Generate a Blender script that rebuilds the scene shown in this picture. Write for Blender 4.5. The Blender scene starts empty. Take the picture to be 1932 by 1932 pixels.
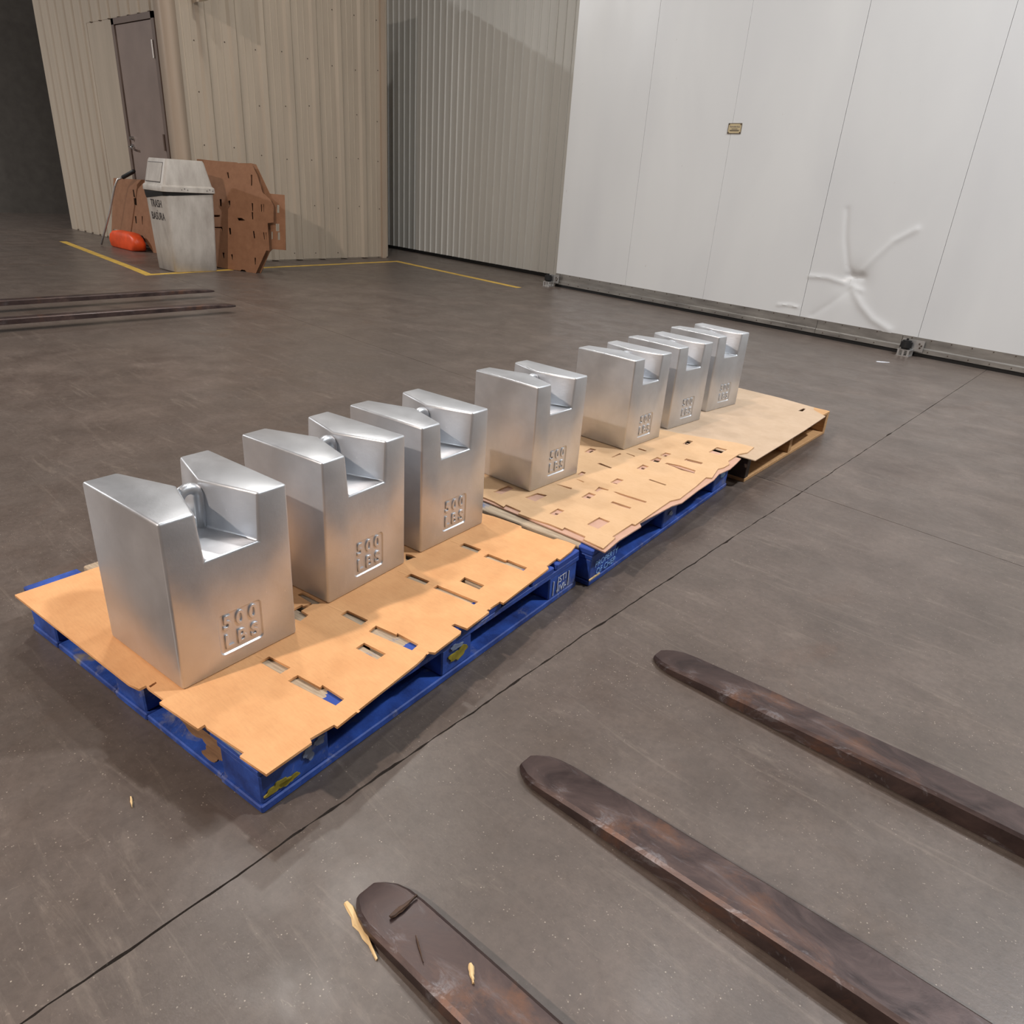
import bpy, bmesh, math, random
from mathutils import Vector, Matrix, noise
random.seed(7)
R = math.radians
scene = bpy.context.scene
COL = scene.collection

# ---------------------------------------------------------------- camera
CAM_H, PITCH, ROLL, HEAD, F_PX = 1.2233, 24.5528, 4.1433, 39.7871, 1357.1
p, r_, h_ = R(PITCH), R(ROLL), R(HEAD)
fw = Vector((-math.sin(h_)*math.cos(p), math.cos(h_)*math.cos(p), -math.sin(p)))
rt0 = Vector((math.cos(h_), math.sin(h_), 0)); up0 = rt0.cross(fw)
rt = rt0*math.cos(r_) + up0*math.sin(r_); up = -rt0*math.sin(r_) + up0*math.cos(r_)
cam = bpy.data.objects.new('camera', bpy.data.cameras.new('camera'))
COL.objects.link(cam)
m = Matrix((rt, up, -fw)).transposed().to_4x4(); m.translation = (0, 0, CAM_H)
cam.matrix_world = m
cam.data.sensor_width = 36; cam.data.lens = F_PX/1932*36
cam.data.clip_start = .05; cam.data.clip_end = 100
scene.camera = cam

# ---------------------------------------------------------------- world, lamps, exposure
w = bpy.data.worlds.new('world'); scene.world = w; w.use_nodes = True
w.node_tree.nodes['Background'].inputs[0].default_value = (.5, .5, .5, 1)
w.node_tree.nodes['Background'].inputs[1].default_value = 0.0
vs = scene.view_settings
vs.view_transform = 'Standard'; vs.look = 'None'; vs.gamma = 1; vs.use_curve_mapping = False
vs.exposure = 0.0
LAMPS = [  # (x, y, z, watts, colour, diameter)
    (-2.45, -6.0, 6.8, 1090, (1, .86, .76), .34),
    (-4.3, 2.3, 6.8, 110, (1, .97, .93), .4),
    (-1.3, 4.4, 6.8, 110, (.98, .99, 1), .4),
    (-16.0, -2.5, 6.3, 900, (.98, .99, 1), .5),
    (3.6, 1.2, 6.8, 40, (1, .97, .94), .5),  # weak fill light added on the right, no known fixture
    (2.2, 5.2, 6.8, 560, (.92, .96, 1), .5),  # fill light added to brighten the white door wall
    (-6.0, 4.6, 6.8, 130, (1, .96, .9), .4),  # fill light added to lift the beige siding
]
for i, (x, y, z, pw, c, d) in enumerate(LAMPS):
    ld = bpy.data.lights.new('high_bay_and_fill_lamp', 'AREA'); ld.shape = 'DISK'; ld.size = d; ld.energy = pw; ld.color = c
    lo = bpy.data.objects.new('high_bay_and_fill_lamp', ld); COL.objects.link(lo); lo.location = (x, y, z)

# ---------------------------------------------------------------- material helpers
def lin(c):
    return tuple((v/12.92 if v <= .04045 else ((v+.055)/1.055)**2.4) for v in (c[0]/255, c[1]/255, c[2]/255)) + (1,)

class NT:
    def __init__(s, name):
        s.m = bpy.data.materials.new(name); s.m.use_nodes = True
        s.t = s.m.node_tree; s.b = s.t.nodes['Principled BSDF']
        s.co = s.n('ShaderNodeTexCoord').outputs['Object']
    def n(s, typ, **kw):
        nd = s.t.nodes.new(typ)
        for k, v in kw.items(): setattr(nd, k, v)
        return nd
    def l(s, a, b): s.t.links.new(a, b)
    def mapping(s, scale=(1, 1, 1), rot=(0, 0, 0), loc=(0, 0, 0)):
        mp = s.n('ShaderNodeMapping'); mp.inputs['Scale'].default_value = scale
        mp.inputs['Rotation'].default_value = rot; mp.inputs['Location'].default_value = loc
        s.l(s.co, mp.inputs[0]); return mp.outputs[0]
    def noise(s, scale, detail=4, rough=.55, vec=None, dist=0):
        nd = s.n('ShaderNodeTexNoise'); nd.inputs['Scale'].default_value = scale
        nd.inputs['Detail'].default_value = detail; nd.inputs['Roughness'].default_value = rough
        nd.inputs['Distortion'].default_value = dist
        s.l(vec or s.co, nd.inputs['Vector']); return nd.outputs['Fac']
    def ramp(s, fac, stops):
        nd = s.n('ShaderNodeValToRGB'); e = nd.color_ramp.elements
        while len(e) < len(stops): e.new(.5)
        for k, (pos, c) in enumerate(stops):
            e[k].position = pos; e[k].color = c if len(c) == 4 else (*c, 1)
        s.l(fac, nd.inputs[0]); return nd.outputs[0]
    def g(s, fac, a, b):   # grey ramp between positions a, b
        return s.ramp(fac, [(a, (0, 0, 0)), (b, (1, 1, 1))])
    def mix(s, fac, a, b, blend='MIX'):
        nd = s.n('ShaderNodeMix', data_type='RGBA', blend_type=blend)
        for sock, v in ((nd.inputs[0], fac), (nd.inputs[6], a), (nd.inputs[7], b)):
            if hasattr(v, 'links'): s.l(v, sock)
            else: sock.default_value = v
        return nd.outputs[2]
    def math(s, op, a, b):
        nd = s.n('ShaderNodeMath', operation=op)
        for sock, v in ((nd.inputs[0], a), (nd.inputs[1], b)):
            if hasattr(v, 'links'): s.l(v, sock)
            else: sock.default_value = v
        return nd.outputs[0]
    def bump(s, hgt, strength=.2, dist=.01):
        nd = s.n('ShaderNodeBump'); nd.inputs['Strength'].default_value = strength
        nd.inputs['Distance'].default_value = dist; s.l(hgt, nd.inputs['Height'])
        s.l(nd.outputs[0], s.b.inputs['Normal'])
    def set(s, **kw):
        for k, v in kw.items():
            sock = s.b.inputs[{'base': 'Base Color', 'rough': 'Roughness', 'metal': 'Metallic', 'spec': 'Specular IOR Level', 'coat': 'Coat Weight'}[k]]
            if hasattr(v, 'links'): s.l(v, sock)
            else: sock.default_value = v
        return s

def plain(name, c, rough=.5, metal=0, var=.12, scale=6, bump=0):
    t = NT(name); base = lin(c)
    dark = tuple(v*(1-var) for v in base[:3]) + (1,); lite = tuple(min(1, v*(1+var)) for v in base[:3]) + (1,)
    n = t.noise(scale, 5)
    t.set(base=t.ramp(n, [(.3, dark), (.7, lite)]), rough=rough, metal=metal)
    if bump: t.bump(t.noise(scale*8, 3), bump, .003)
    return t.m

M = {}
def concrete():
    t = NT('sealed_concrete')
    big = t.noise(.55, 6, .6); mid = t.noise(3.2, 6, .62, dist=.4); fine = t.noise(46, 4, .7)
    c = t.ramp(mid, [(.25, lin((71, 60, 54))), (.5, lin((93, 81, 74))), (.78, lin((116, 103, 95)))])
    c = t.mix(t.g(big, .35, .7), c, lin((91, 82, 76)))
    st = t.noise(1.6, 5, .6, dist=1.5); c = t.mix(t.math('MULTIPLY', t.g(st, .62, .8), .35), c, lin((94, 66, 50)))
    sc = t.noise(7, 5, .7, t.mapping((.35, 2.6, 1), (0, 0, .5)), 1.2)
    c = t.mix(t.math('MULTIPLY', t.g(sc, .56, .8), .45), c, lin((142, 130, 119)))
    c = t.mix(t.math('MULTIPLY', t.g(fine, .4, .75), .35), c, lin((56, 49, 44)))
    vo = t.n('ShaderNodeTexVoronoi'); vo.inputs['Scale'].default_value = 120; t.l(t.co, vo.inputs[0])
    sp = t.ramp(vo.outputs['Distance'], [(.1, (1, 1, 1)), (.2, (0, 0, 0))])
    sp = t.mix(1.0, sp, t.g(t.noise(38, 4, .7), .52, .66), 'MULTIPLY')
    hs = t.noise(30, 5, .8, t.mapping((.6, 3, 1), (0, 0, -.6)), 2.5)
    c = t.mix(t.math('MULTIPLY', t.math('MULTIPLY', t.g(hs, .6, .68), t.g(t.noise(4, 3), .42, .62)), .4), c, lin((158, 143, 130)))
    hs2 = t.noise(26, 5, .8, t.mapping((3, .5, 1), (0, 0, .35)), 2.5)
    c = t.mix(t.math('MULTIPLY', t.g(hs2, .63, .7), .3), c, lin((150, 136, 124)))
    c = t.mix(t.math('MULTIPLY', sp, .6), c, lin((205, 192, 176)))
    ro = t.ramp(t.noise(5, 5, .65, dist=.6), [(.3, (.3, .3, .3)), (.7, (.47, .47, .47))])
    t.set(base=c, rough=ro, spec=.5)
    t.bump(t.mix(.5, fine, t.noise(150, 2)), .16, .002)
    return t.m
M['floor'] = concrete()
M['joint'] = plain('dark_joint_filler', (46, 38, 33), .9)
M['yellow'] = plain('worn_yellow_floor_paint', (196, 160, 70), .55, var=.25, scale=9)

def painted_steel(name, c, var=.07):
    t = NT(name); base = lin(c)
    st = t.noise(5, 5, .6, t.mapping((1.5, 1.5, .12)))
    dk = tuple(v*(1-var*2) for v in base[:3]) + (1,)
    t.set(base=t.ramp(st, [(.3, dk), (.65, base)]), rough=.5, spec=.4)
    return t.m
M['beige'] = painted_steel('beige_painted_siding', (176, 162, 145))
M['beige_trim'] = painted_steel('beige_corner_trim', (170, 152, 134))
M['ribbed'] = painted_steel('off_white_ribbed_panel', (198, 196, 190), .04)
def whitepanel():
    t = NT('white_gloss_cold_store_panel')
    sm = t.noise(.8, 3, .5, t.mapping((1.4, 1.4, .5)), .3)
    c = t.ramp(sm, [(.35, lin((206, 207, 208))), (.65, lin((214, 215, 215)))])
    sp = t.noise(9, 2, .4, t.mapping((3, 3, 1.2)))
    c = t.mix(t.math('MULTIPLY', t.g(sp, .76, .8), .3), c, lin((150, 140, 134)))
    t.set(base=c, rough=t.ramp(t.noise(.9, 3, .5, t.mapping((1.6, 1.6, .5))), [(.35, (.28, .28, .28)), (.65, (.4, .4, .4))]), spec=.5)
    t.bump(t.noise(1.4, 1), .05, .01)
    return t.m
M['white'] = whitepanel()
M['ceiling'] = plain('grey_ceiling', (84, 84, 86), .8)
M['wallgrey'] = plain('grey_warehouse_wall', (104, 100, 95), .8)
M['greydoor'] = plain('grey_brown_door_paint', (132, 116, 108), .5, scale=2)
M['doorframe'] = plain('dark_door_frame_paint', (108, 92, 84), .5, scale=2)
M['black'] = plain('black_rubber', (20, 20, 21), .55)
def stainless():
    t = NT('stainless_kick_plate')
    n = t.noise(14, 4, .6, t.mapping((.2, 1, 1)))
    t.set(base=t.ramp(n, [(.3, lin((128, 124, 120))), (.7, lin((160, 156, 150)))]), rough=t.ramp(n, [(.3, (.28, .28, .28)), (.7, (.44, .44, .44))]), metal=.55)
    t.bump(t.noise(9, 3), .15, .006); return t.m
M['stainless'] = stainless()
M['galv'] = plain('galvanised_bracket', (190, 188, 186), .35, .7)
M['chrome'] = plain('chrome', (220, 220, 222), .12, 1, .02)

def weightpaint():
    t = NT('aluminium_paint_on_cast_iron')
    n1 = t.noise(7, 4, .6, dist=.3); n2 = t.noise(70, 4, .7)
    c = t.ramp(n1, [(.3, lin((194, 196, 200))), (.7, lin((210, 212, 216)))])
    vo = t.n('ShaderNodeTexVoronoi'); vo.inputs['Scale'].default_value = 60; t.l(t.mapping((1, 1, .5)), vo.inputs[0])
    fl = t.ramp(vo.outputs['Distance'], [(.05, (1, 1, 1)), (.12, (0, 0, 0))])
    fl = t.mix(1.0, fl, t.g(t.noise(6, 3), .52, .62), 'MULTIPLY')
    hgt = t.mix(.3, n2, t.noise(13, 3, .5))
    c = t.mix(t.math('MULTIPLY', fl, .35), c, lin((240, 240, 242)))
    t.set(base=c, metal=.74, rough=t.ramp(n1, [(.3, (.33, .33, .33)), (.7, (.43, .43, .43))]))
    t.bump(hgt, .16, .004)
    return t.m
M['weight'] = weightpaint()

def cardboard(name, c, c2):
    t = NT(name)
    n = t.noise(9, 6, .65); fib = t.noise(30, 5, .7, t.mapping((1, 7, 1)))
    col = t.ramp(n, [(.3, lin(c2)), (.65, lin(c))])
    col = t.mix(t.math('MULTIPLY', t.g(fib, .45, .8), .18), col, lin((150, 105, 66)))
    sc = t.noise(16, 5, .75, t.mapping((.5, 6, 1), (0, 0, .25)), .6)
    col = t.mix(t.math('MULTIPLY', t.math('MULTIPLY', t.g(sc, .66, .74), t.g(t.noise(2.1, 2), .5, .65)), .55), col, lin((104, 74, 50)))
    t.set(base=col, rough=.75, spec=.25); t.bump(t.mix(.5, fib, t.noise(2.5, 3)), .12, .006)
    return t.m
M['cardA'] = cardboard('kraft_cardboard_warm', (219, 166, 116), (208, 153, 104))
M['cardB'] = cardboard('kraft_cardboard_pale', (207, 171, 133), (199, 162, 123))
M['cardC'] = cardboard('kraft_cardboard_greyish', (190, 166, 142), (181, 157, 132))
M['cardIn'] = cardboard('kraft_cardboard_shade_pink_underlay', (196, 158, 138), (184, 146, 126))  # pinkish tone paints in the shade beneath the upper sheet
M['cardD'] = cardboard('kraft_cardboard_brown', (146, 106, 80), (132, 94, 70))

def pallet_blue():
    t = NT('scuffed_blue_pallet_paint')
    n = t.noise(9, 5, .65); g = t.noise(30, 5, .7, t.mapping((1, 1, 1)))
    c = t.ramp(n, [(.3, lin((22, 40, 98))), (.7, lin((50, 90, 182)))])
    wear = t.noise(6.5, 6, .72, dist=.5)
    c = t.mix(t.math('MULTIPLY', t.g(wear, .56, .66), .6), c, lin((138, 136, 140)))
    y = t.noise(3.1, 4, .6); c = t.mix(t.math('MULTIPLY', t.g(y, .64, .68), .75), c, lin((150, 134, 40)))
    t.set(base=c, rough=.55); t.bump(g, .45, .004); return t.m
M['blue'] = pallet_blue()
def wood(name, c1, c2, rot=(0, 0, 0), blue=0):
    t = NT(name)
    n = t.noise(7, 6, .65, t.mapping((1.2, 16, 16), rot), .6)
    c = t.ramp(n, [(.3, lin(c2)), (.7, lin(c1))])
    if blue: c = t.mix(t.math('MULTIPLY', t.g(t.noise(5, 5, .7), .58, .64), .8), c, lin((72, 100, 142)))
    if blue:
        se = t.n('ShaderNodeSeparateXYZ'); t.l(t.co, se.inputs[0])
        c = t.mix(t.math('GREATER_THAN', t.math('ADD', se.outputs[0], t.math('MULTIPLY', t.noise(22, 4), .06)), -.03), c, lin((38, 68, 148)))
    t.set(base=c, rough=.7); t.bump(n, .25, .003); return t.m
M['deck'] = wood('worn_deck_wood_with_blue_paint', (192, 172, 146), (136, 118, 98), blue=1)
M['pine'] = wood('raw_pine', (206, 162, 112), (166, 122, 80))
M['pineB'] = wood('brown_pine_side', (150, 116, 84), (112, 82, 60))
M['pinedark'] = wood('dark_stained_stringer', (74, 58, 50), (52, 40, 35))
M['splinter'] = wood('splintered_pine', (232, 204, 156), (200, 164, 112))
M['bark'] = wood('dark_bark_strip', (92, 66, 48), (40, 28, 22))
M['letter'] = plain('pale_blue_stencil_paint', (132, 176, 232), .6, var=.2, scale=60)
M['lwhite'] = plain('white_stencil_paint', (214, 218, 226), .6, var=.2, scale=60)
M['ink'] = plain('dark_ink', (52, 46, 46), .7)

def forksteel():
    t = NT('worn_brown_fork_steel')
    n = t.noise(9, 6, .68, t.mapping((.7, 1.3, 1)), .8)
    c = t.ramp(n, [(.3, lin((48, 38, 38))), (.55, lin((76, 61, 58))), (.75, lin((98, 79, 72)))])
    ru = t.noise(5.5, 6, .7, dist=.8)
    c = t.mix(t.math('MULTIPLY', t.g(ru, .58, .74), .6), c, lin((120, 80, 54)))
    po = t.noise(11, 6, .75, t.mapping((.6, 2, 1)), 1.)
    se = t.n('ShaderNodeSeparateXYZ'); t.l(t.co, se.inputs[0])
    ed = t.ramp(t.math('ADD', se.outputs[1], .06), [(.0, (1, 1, 1)), (.022, (1, 1, 1)), (.05, (.25, .25, .25))])
    pm = t.math('MULTIPLY', t.g(po, .56, .74), ed)
    c = t.mix(t.math('MULTIPLY', pm, .6), c, lin((158, 160, 166)))
    t.set(base=c, metal=.45, rough=t.ramp(n, [(.3, (.3, .3, .3)), (.7, (.5, .5, .5))])); t.bump(n, .2, .003)
    return t.m
M['fork'] = forksteel()
def binplastic():
    t = NT('grey_scuffed_plastic')
    n = t.noise(5, 5, .6, t.mapping((1.6, 1.6, .6)))
    c = t.ramp(n, [(.3, lin((158, 150, 142))), (.65, lin((186, 180, 172)))])
    t.set(base=c, rough=.5); t.bump(t.noise(60, 3), .06, .003); return t.m
M['bin'] = binplastic()
M['orange'] = plain('orange_vinyl', (214, 74, 26), .45, var=.25, scale=5)
M['brass'] = plain('brass_plate', (206, 188, 150), .35, .4, .1)
M['navy'] = plain('navy_print', (40, 40, 78), .6)
M['screw'] = plain('dark_screw_head', (70, 56, 46), .6)

# ---------------------------------------------------------------- mesh helpers
def link(o, parent=None):
    COL.objects.link(o)
    if parent: o.parent = parent
    return o
def mesh_obj(name, me, mat, parent=None, smooth=False):
    o = bpy.data.objects.new(name, me)
    if not me.materials: me.materials.append(M[mat])
    if smooth:
        for f in me.polygons: f.use_smooth = True
    return link(o, parent)
def from_bm(name, bm, mat, parent=None, smooth=False):
    me = bpy.data.meshes.new(name); bm.normal_update(); bm.to_mesh(me); bm.free()
    return mesh_obj(name, me, mat, parent, smooth)
def empty(name, loc=(0, 0, 0), rz=0):
    o = bpy.data.objects.new(name, None); o.location = loc; o.rotation_euler = (0, 0, rz); o.empty_display_size = .1
    return link(o)
def tag(o, label, cat, group=None, kind=None):
    o['label'] = label; o['category'] = cat
    if group: o['group'] = group
    if kind: o['kind'] = kind
    return o
def struct(o, label=None):
    o['kind'] = 'structure'
    if label: o['label'] = label
    return o
def add_box(bm, x0, x1, y0, y1, z0, z1, bev=0, seg=1, jit=0):
    vs_ = [bm.verts.new((x + random.uniform(-jit, jit), y + random.uniform(-jit, jit), z + random.uniform(-jit, jit)*.6)) for x in (x0, x1) for y in (y0, y1) for z in (z0, z1)]
    f = [(0, 1, 3, 2), (4, 6, 7, 5), (0, 4, 5, 1), (2, 3, 7, 6), (0, 2, 6, 4), (1, 5, 7, 3)]
    fs = [bm.faces.new([vs_[i] for i in q]) for q in f]
    if bev:
        es = {e for q in fs for e in q.edges}
        bmesh.ops.bevel(bm, geom=list(es), offset=bev, segments=seg, affect='EDGES', profile=.5)
    return fs
def box(name, x0, x1, y0, y1, z0, z1, mat, parent=None, bev=0, jit=0, seg=1):
    bm = bmesh.new(); add_box(bm, x0, x1, y0, y1, z0, z1, bev, seg, jit)
    return from_bm(name, bm, mat, parent)
def sheet_mesh(name, outline, holes=(), t=.004):
    """flat sheet with holes, lying in z 0..t"""
    cu = bpy.data.curves.new(name, 'CURVE'); cu.dimensions = '2D'; cu.fill_mode = 'BOTH'; cu.extrude = t/2
    for poly in [outline] + list(holes):
        sp = cu.splines.new('POLY'); sp.points.add(len(poly)-1); sp.use_cyclic_u = True
        for q, (x, y) in zip(sp.points, poly): q.co = (x, y, 0, 1)
    ob = bpy.data.objects.new(name, cu); COL.objects.link(ob)
    dg = bpy.context.evaluated_depsgraph_get(); dg.update()
    me = bpy.data.meshes.new_from_object(ob.evaluated_get(dg))
    bpy.data.objects.remove(ob); bpy.data.curves.remove(cu)
    for v in me.vertices: v.co.z += t/2
    me.name = name
    return me
def text_mesh(body, size, ext=.001, bev=0, align='CENTER', space=1, line=1):
    cu = bpy.data.curves.new('t', 'FONT'); cu.body = body; cu.size = size; cu.extrude = ext; cu.bevel_depth = bev
    cu.align_x = align; cu.align_y = 'CENTER'; cu.space_character = space; cu.space_line = line; cu.resolution_u = 4
    ob = bpy.data.objects.new('t', cu); COL.objects.link(ob)
    dg = bpy.context.evaluated_depsgraph_get(); dg.update()
    me = bpy.data.meshes.new_from_object(ob.evaluated_get(dg))
    bpy.data.objects.remove(ob); bpy.data.curves.remove(cu)
    return me
def tube(name, pts, rad, mat, parent=None, seg=12):
    bm = bmesh.new(); rings = []
    P = [Vector(q) for q in pts]
    for i, q in enumerate(P):
        d = (P[min(i+1, len(P)-1)] - P[max(i-1, 0)]).normalized()
        a = d.orthogonal().normalized() if i == 0 else (a - d*a.dot(d)).normalized()
        b = d.cross(a); rr = rad[i] if isinstance(rad, (list, tuple)) else rad
        rings.append([bm.verts.new(q + (a*math.cos(2*math.pi*k/seg) + b*math.sin(2*math.pi*k/seg))*rr) for k in range(seg)])
    for A, B in zip(rings, rings[1:]):
        for k in range(seg): bm.faces.new((A[k], A[(k+1) % seg], B[(k+1) % seg], B[k]))
    bm.faces.new(rings[0][::-1]); bm.faces.new(rings[-1])
    return from_bm(name, bm, mat, parent, True)
def rrect(cx, cy, hx, hy, r, n=5):
    out = []
    for sx, sy, a0 in ((1, 1, 0), (-1, 1, 90), (-1, -1, 180), (1, -1, 270)):
        for k in range(n+1):
            a = R(a0 + 90*k/n); out.append((cx + sx*(hx-r) + r*math.cos(a), cy + sy*(hy-r) + r*math.sin(a)))
    return out
def loft(bm, rings, cap0=True, cap1=True):
    V = [[bm.verts.new(q) for q in rg] for rg in rings]; n = len(V[0])
    for A, B in zip(V, V[1:]):
        for k in range(n): bm.faces.new((A[k], A[(k+1) % n], B[(k+1) % n], B[k]))
    if cap0: bm.faces.new(V[0][::-1])
    if cap1: bm.faces.new(V[-1])
def autosmooth(o, ang=35):
    me = o.data
    for f in me.polygons: f.use_smooth = True
    try: me.set_sharp_from_angle(angle=R(ang))
    except Exception: pass
    return o

# ---------------------------------------------------------------- floor: slabs parted by saw-cut joints
floor = box('floor', -18, 6, -9, 10, -.06, -.021, 'joint'); struct(floor, 'sealed brown-grey concrete warehouse floor with saw-cut joints')
J1 = [(-9, -.94), (.218, -.957), (.656, -.966), (1.52, -.981), (3.25, -.975), (4.77, -.971), (10, -.96)]
def j1x(y):
    for (ya, xa), (yb, xb) in zip(J1, J1[1:]):
        if y <= yb: return xa + (xb-xa)*(y-ya)/(yb-ya)
    return J1[-1][1]
def j2y(x): return 3.301 - .0785*(x + 1.235)
def j1edge(ya, yb, side):
    out = []; y = ya
    while y < yb:
        w_ = .0034 if y > 2.6 else .0042
        o_ = noise.noise(Vector((side*9, y*23, 0)))*.0028 + noise.noise(Vector((side*5, y*70, 3)))*.0018
        c_ = noise.noise(Vector((side*3, y*7, 8))); chip = .008*max(0, c_-.2)/.5*(.5+abs(noise.noise(Vector((side, y*40, 5)))))
        out.append((j1x(y) + noise.noise(Vector((0, y*6, 1)))*.004 + side*(w_*.5 + chip) + o_*(1 if y < 6 else 0), y))
        y += .018 if -.4 < y < 5 else .3
    out.append((j1x(yb) + side*.003, yb)); return out
def j2edge(xa, xb, side):
    out = []; x = xa
    while x < xb:
        out.append((x, j2y(x) + side*.0016 + noise.noise(Vector((x*20, side*4, 2)))*.0012)); x += .04 if -3 < x < 1.5 else .4
    out.append((xb, j2y(xb) + side*.0016)); return out
yc = j2y(-.975)
slabs = [
    j1edge(-9, yc-.002, -1) + [(x, y) for x, y in reversed(j2edge(-18, -.99, -1))] + [(-18, -9)],
    j1edge(yc+.002, 10, -1) + [(-18, 10)] + j2edge(-18, -.99, 1),
    list(reversed(j1edge(-9, yc-.002, 1))) + [(6, -9), (6, j2y(6))] + [(x, y) for x, y in reversed(j2edge(-.96, 6, -1))],
    j1edge(yc+.002, 10, 1) + [(6, 10)] + [(x, y) for x, y in reversed(j2edge(-.96, 6, 1))],
]
for sl in slabs:
    o = mesh_obj('slab', sheet_mesh('slab', sl, (), .02), 'floor', floor); o.location.z = -.02

def strip(name, pts, wd, mat, parent, th=.0012):
    """mitred flat strip along a polyline on the floor"""
    P = [Vector((*q, 0)) for q in pts]; L, Rr = [], []
    for i, q in enumerate(P):
        d0 = (P[i]-P[i-1]).normalized() if i else (P[1]-P[0]).normalized()
        d1 = (P[i+1]-P[i]).normalized() if i < len(P)-1 else d0
        n0, n1 = Vector((-d0.y, d0.x, 0)), Vector((-d1.y, d1.x, 0)); nn = (n0+n1).normalized(); s_ = wd/2/max(.3, nn.dot(n0))
        L.append((q+nn*s_)[:2]); Rr.append((q-nn*s_)[:2])
    return mesh_obj(name, sheet_mesh(name, L + Rr[::-1], (), th), mat, parent)
strip('floor_line', [(-12.4, 4.12), (-9.45, 3.81), (-8.72, 3.72), (-8.93, 5.35), (-9.05, 7.66), (-6.25, 7.32)], .095, 'yellow', floor)

# ---------------------------------------------------------------- back wall: ribbed cold-store panels
WA = R(-4.75)
def ribbed_panel(name, x0, width, pitch, prof, z0, z1, mat, parent, th=.004):
    """vertical sheet whose cross-section (x along wall, -y out of it) repeats prof"""
    pts = []; n = round(width/pitch)
    for k in range(n):
        for px, py in prof: pts.append((x0 + k*pitch + px, -py))
    pts.append((x0 + n*pitch - .001, -prof[0][1]))
    bm = bmesh.new()
    loop = pts + [(x, y + th) for x, y in reversed(pts)]
    A = [bm.verts.new((x, y, z0)) for x, y in loop]; B = [bm.verts.new((x, y, z1)) for x, y in loop]; k = len(loop)
    for i in range(k): bm.faces.new((A[i], A[(i+1) % k], B[(i+1) % k], B[i]))
    h = len(pts)
    for i in range(h-1):
        bm.faces.new((B[i], B[i+1], B[k-2-i], B[k-1-i])); bm.faces.new((A[k-1-i], A[k-2-i], A[i+1], A[i]))
    return from_bm(name, bm, mat, parent)
wb = bpy.data.objects.new('wall_back', None)
bm = bmesh.new(); add_box(bm, -7.5, 13, .012, .2, 0, 7.2)
wall_back = from_bm('wall_back', bm, 'ribbed'); wall_back.location = (-6.783, 8.651, 0); wall_back.rotation_euler = (0, 0, WA)
struct(wall_back, 'off-white vertically ribbed cold-store wall')
prof = [(0, .0), (.112, .0), (.117, .013), (.128, .016), (.139, .013), (.145, .0)]
for k in range(9):
    ribbed_panel('ribbed_panel', -7.4 + k*.912, .912, .152, prof, .05, 7.2, 'ribbed', wall_back)
box('base_strip', -7.5, 13, -.014, .012, .0, .05, 'black', wall_back)

# sliding cold-store door standing proud of the ribbed wall
D0 = Vector((-6.155, 7.946, 0)); DA = R(-4.5)
door = bpy.data.objects.new('door_1', None); door.location = D0; door.rotation_euler = (0, 0, DA); link(door)
struct(door, 'tall white sliding cold-store door of smooth panels with stainless kick plate')
seams = [0, 1.158, 2.264, 3.424, 4.58, 5.75]
def lx(x): return (x + 6.155)/math.cos(DA)
CREASES = [
    ([(-2.74, .565), (-2.55, .575), (-2.38, .545)], .011, .022, 1),
    ([(-2.52, 1.2), (-2.47, .95), (-2.38, .70), (-2.31, .62)], .009, .022, -1),
    ([(-2.24, .68), (-2.14, .82), (-2.03, .96), (-1.86, 1.08)], .012, .028, 1),
    ([(-2.34, .47), (-2.46, .34), (-2.62, .2)], .008, .03, -1),
    ([(-2.27, .48), (-2.16, .36), (-2.03, .26), (-1.86, .19)], .014, .035, 1),
    ([(-2.36, .62), (-2.22, .62)], .016, .03, -1), ([(-2.3, .53), (-2.2, .5)], .012, .025, 1),
    ([(-3.0, .245), (-2.88, .262), (-2.77, .255)], .01, .014, 1),
]
def dent(x, z):
    s_ = -.022*math.exp(-(((x-lx(-2.29))/.13)**2 + ((z-.57)/.13)**2))
    for pl, amp, wd, sg in CREASES:
        best = 9
        for (xa, za), (xb, zb) in zip(pl, pl[1:]):
            xa, xb = lx(xa), lx(xb); dx, dz = xb-xa, zb-za
            t_ = max(0, min(1, ((x-xa)*dx + (z-za)*dz)/(dx*dx+dz*dz)))
            best = min(best, math.hypot(x-xa-dx*t_, z-za-dz*t_))
        s_ += .75*sg*amp*math.exp(-(best/wd)**1.6)
    return s_
for i in range(5):
    a, b = seams[i]+.0012, seams[i+1]-(.003 if i == 2 else .0012)
    bm = bmesh.new()
    if i in (2, 3):
        xs = [a + (b-a)*k/70 for k in range(71)]; zs = [.165 + 1.35*k/90 for k in range(91)] + [2.5, 4.6]
        G = [[bm.verts.new((x, -dent(x, z)*min(1, (b-x)/.05 if i == 2 else 1)*(1 if z < 1.6 else 0), z)) for z in zs] for x in xs]
        for k in range(70):
            for j in range(len(zs)-1): bm.faces.new((G[k][j], G[k+1][j], G[k+1][j+1], G[k][j+1]))
        bk = [bm.verts.new((x, .12, z)) for x, z in ((a, .165), (b, .165), (b, 4.6), (a, 4.6))]
        bm.faces.new(bk[::-1])
        bm.faces.new([g[0] for g in G][::-1] + [bk[0], bk[1]]); bm.faces.new([g[-1] for g in G] + [bk[2], bk[3]])
        bm.faces.new(G[0] + [bk[3], bk[0]]); bm.faces.new(G[-1][::-1] + [bk[1], bk[2]])
        autosmooth(from_bm('door_panel', bm, 'white', door), 25)
    else:
        add_box(bm, a, b, 0, .12, .165, 4.6, .0015)
        from_bm('door_panel', bm, 'white', door)
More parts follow.
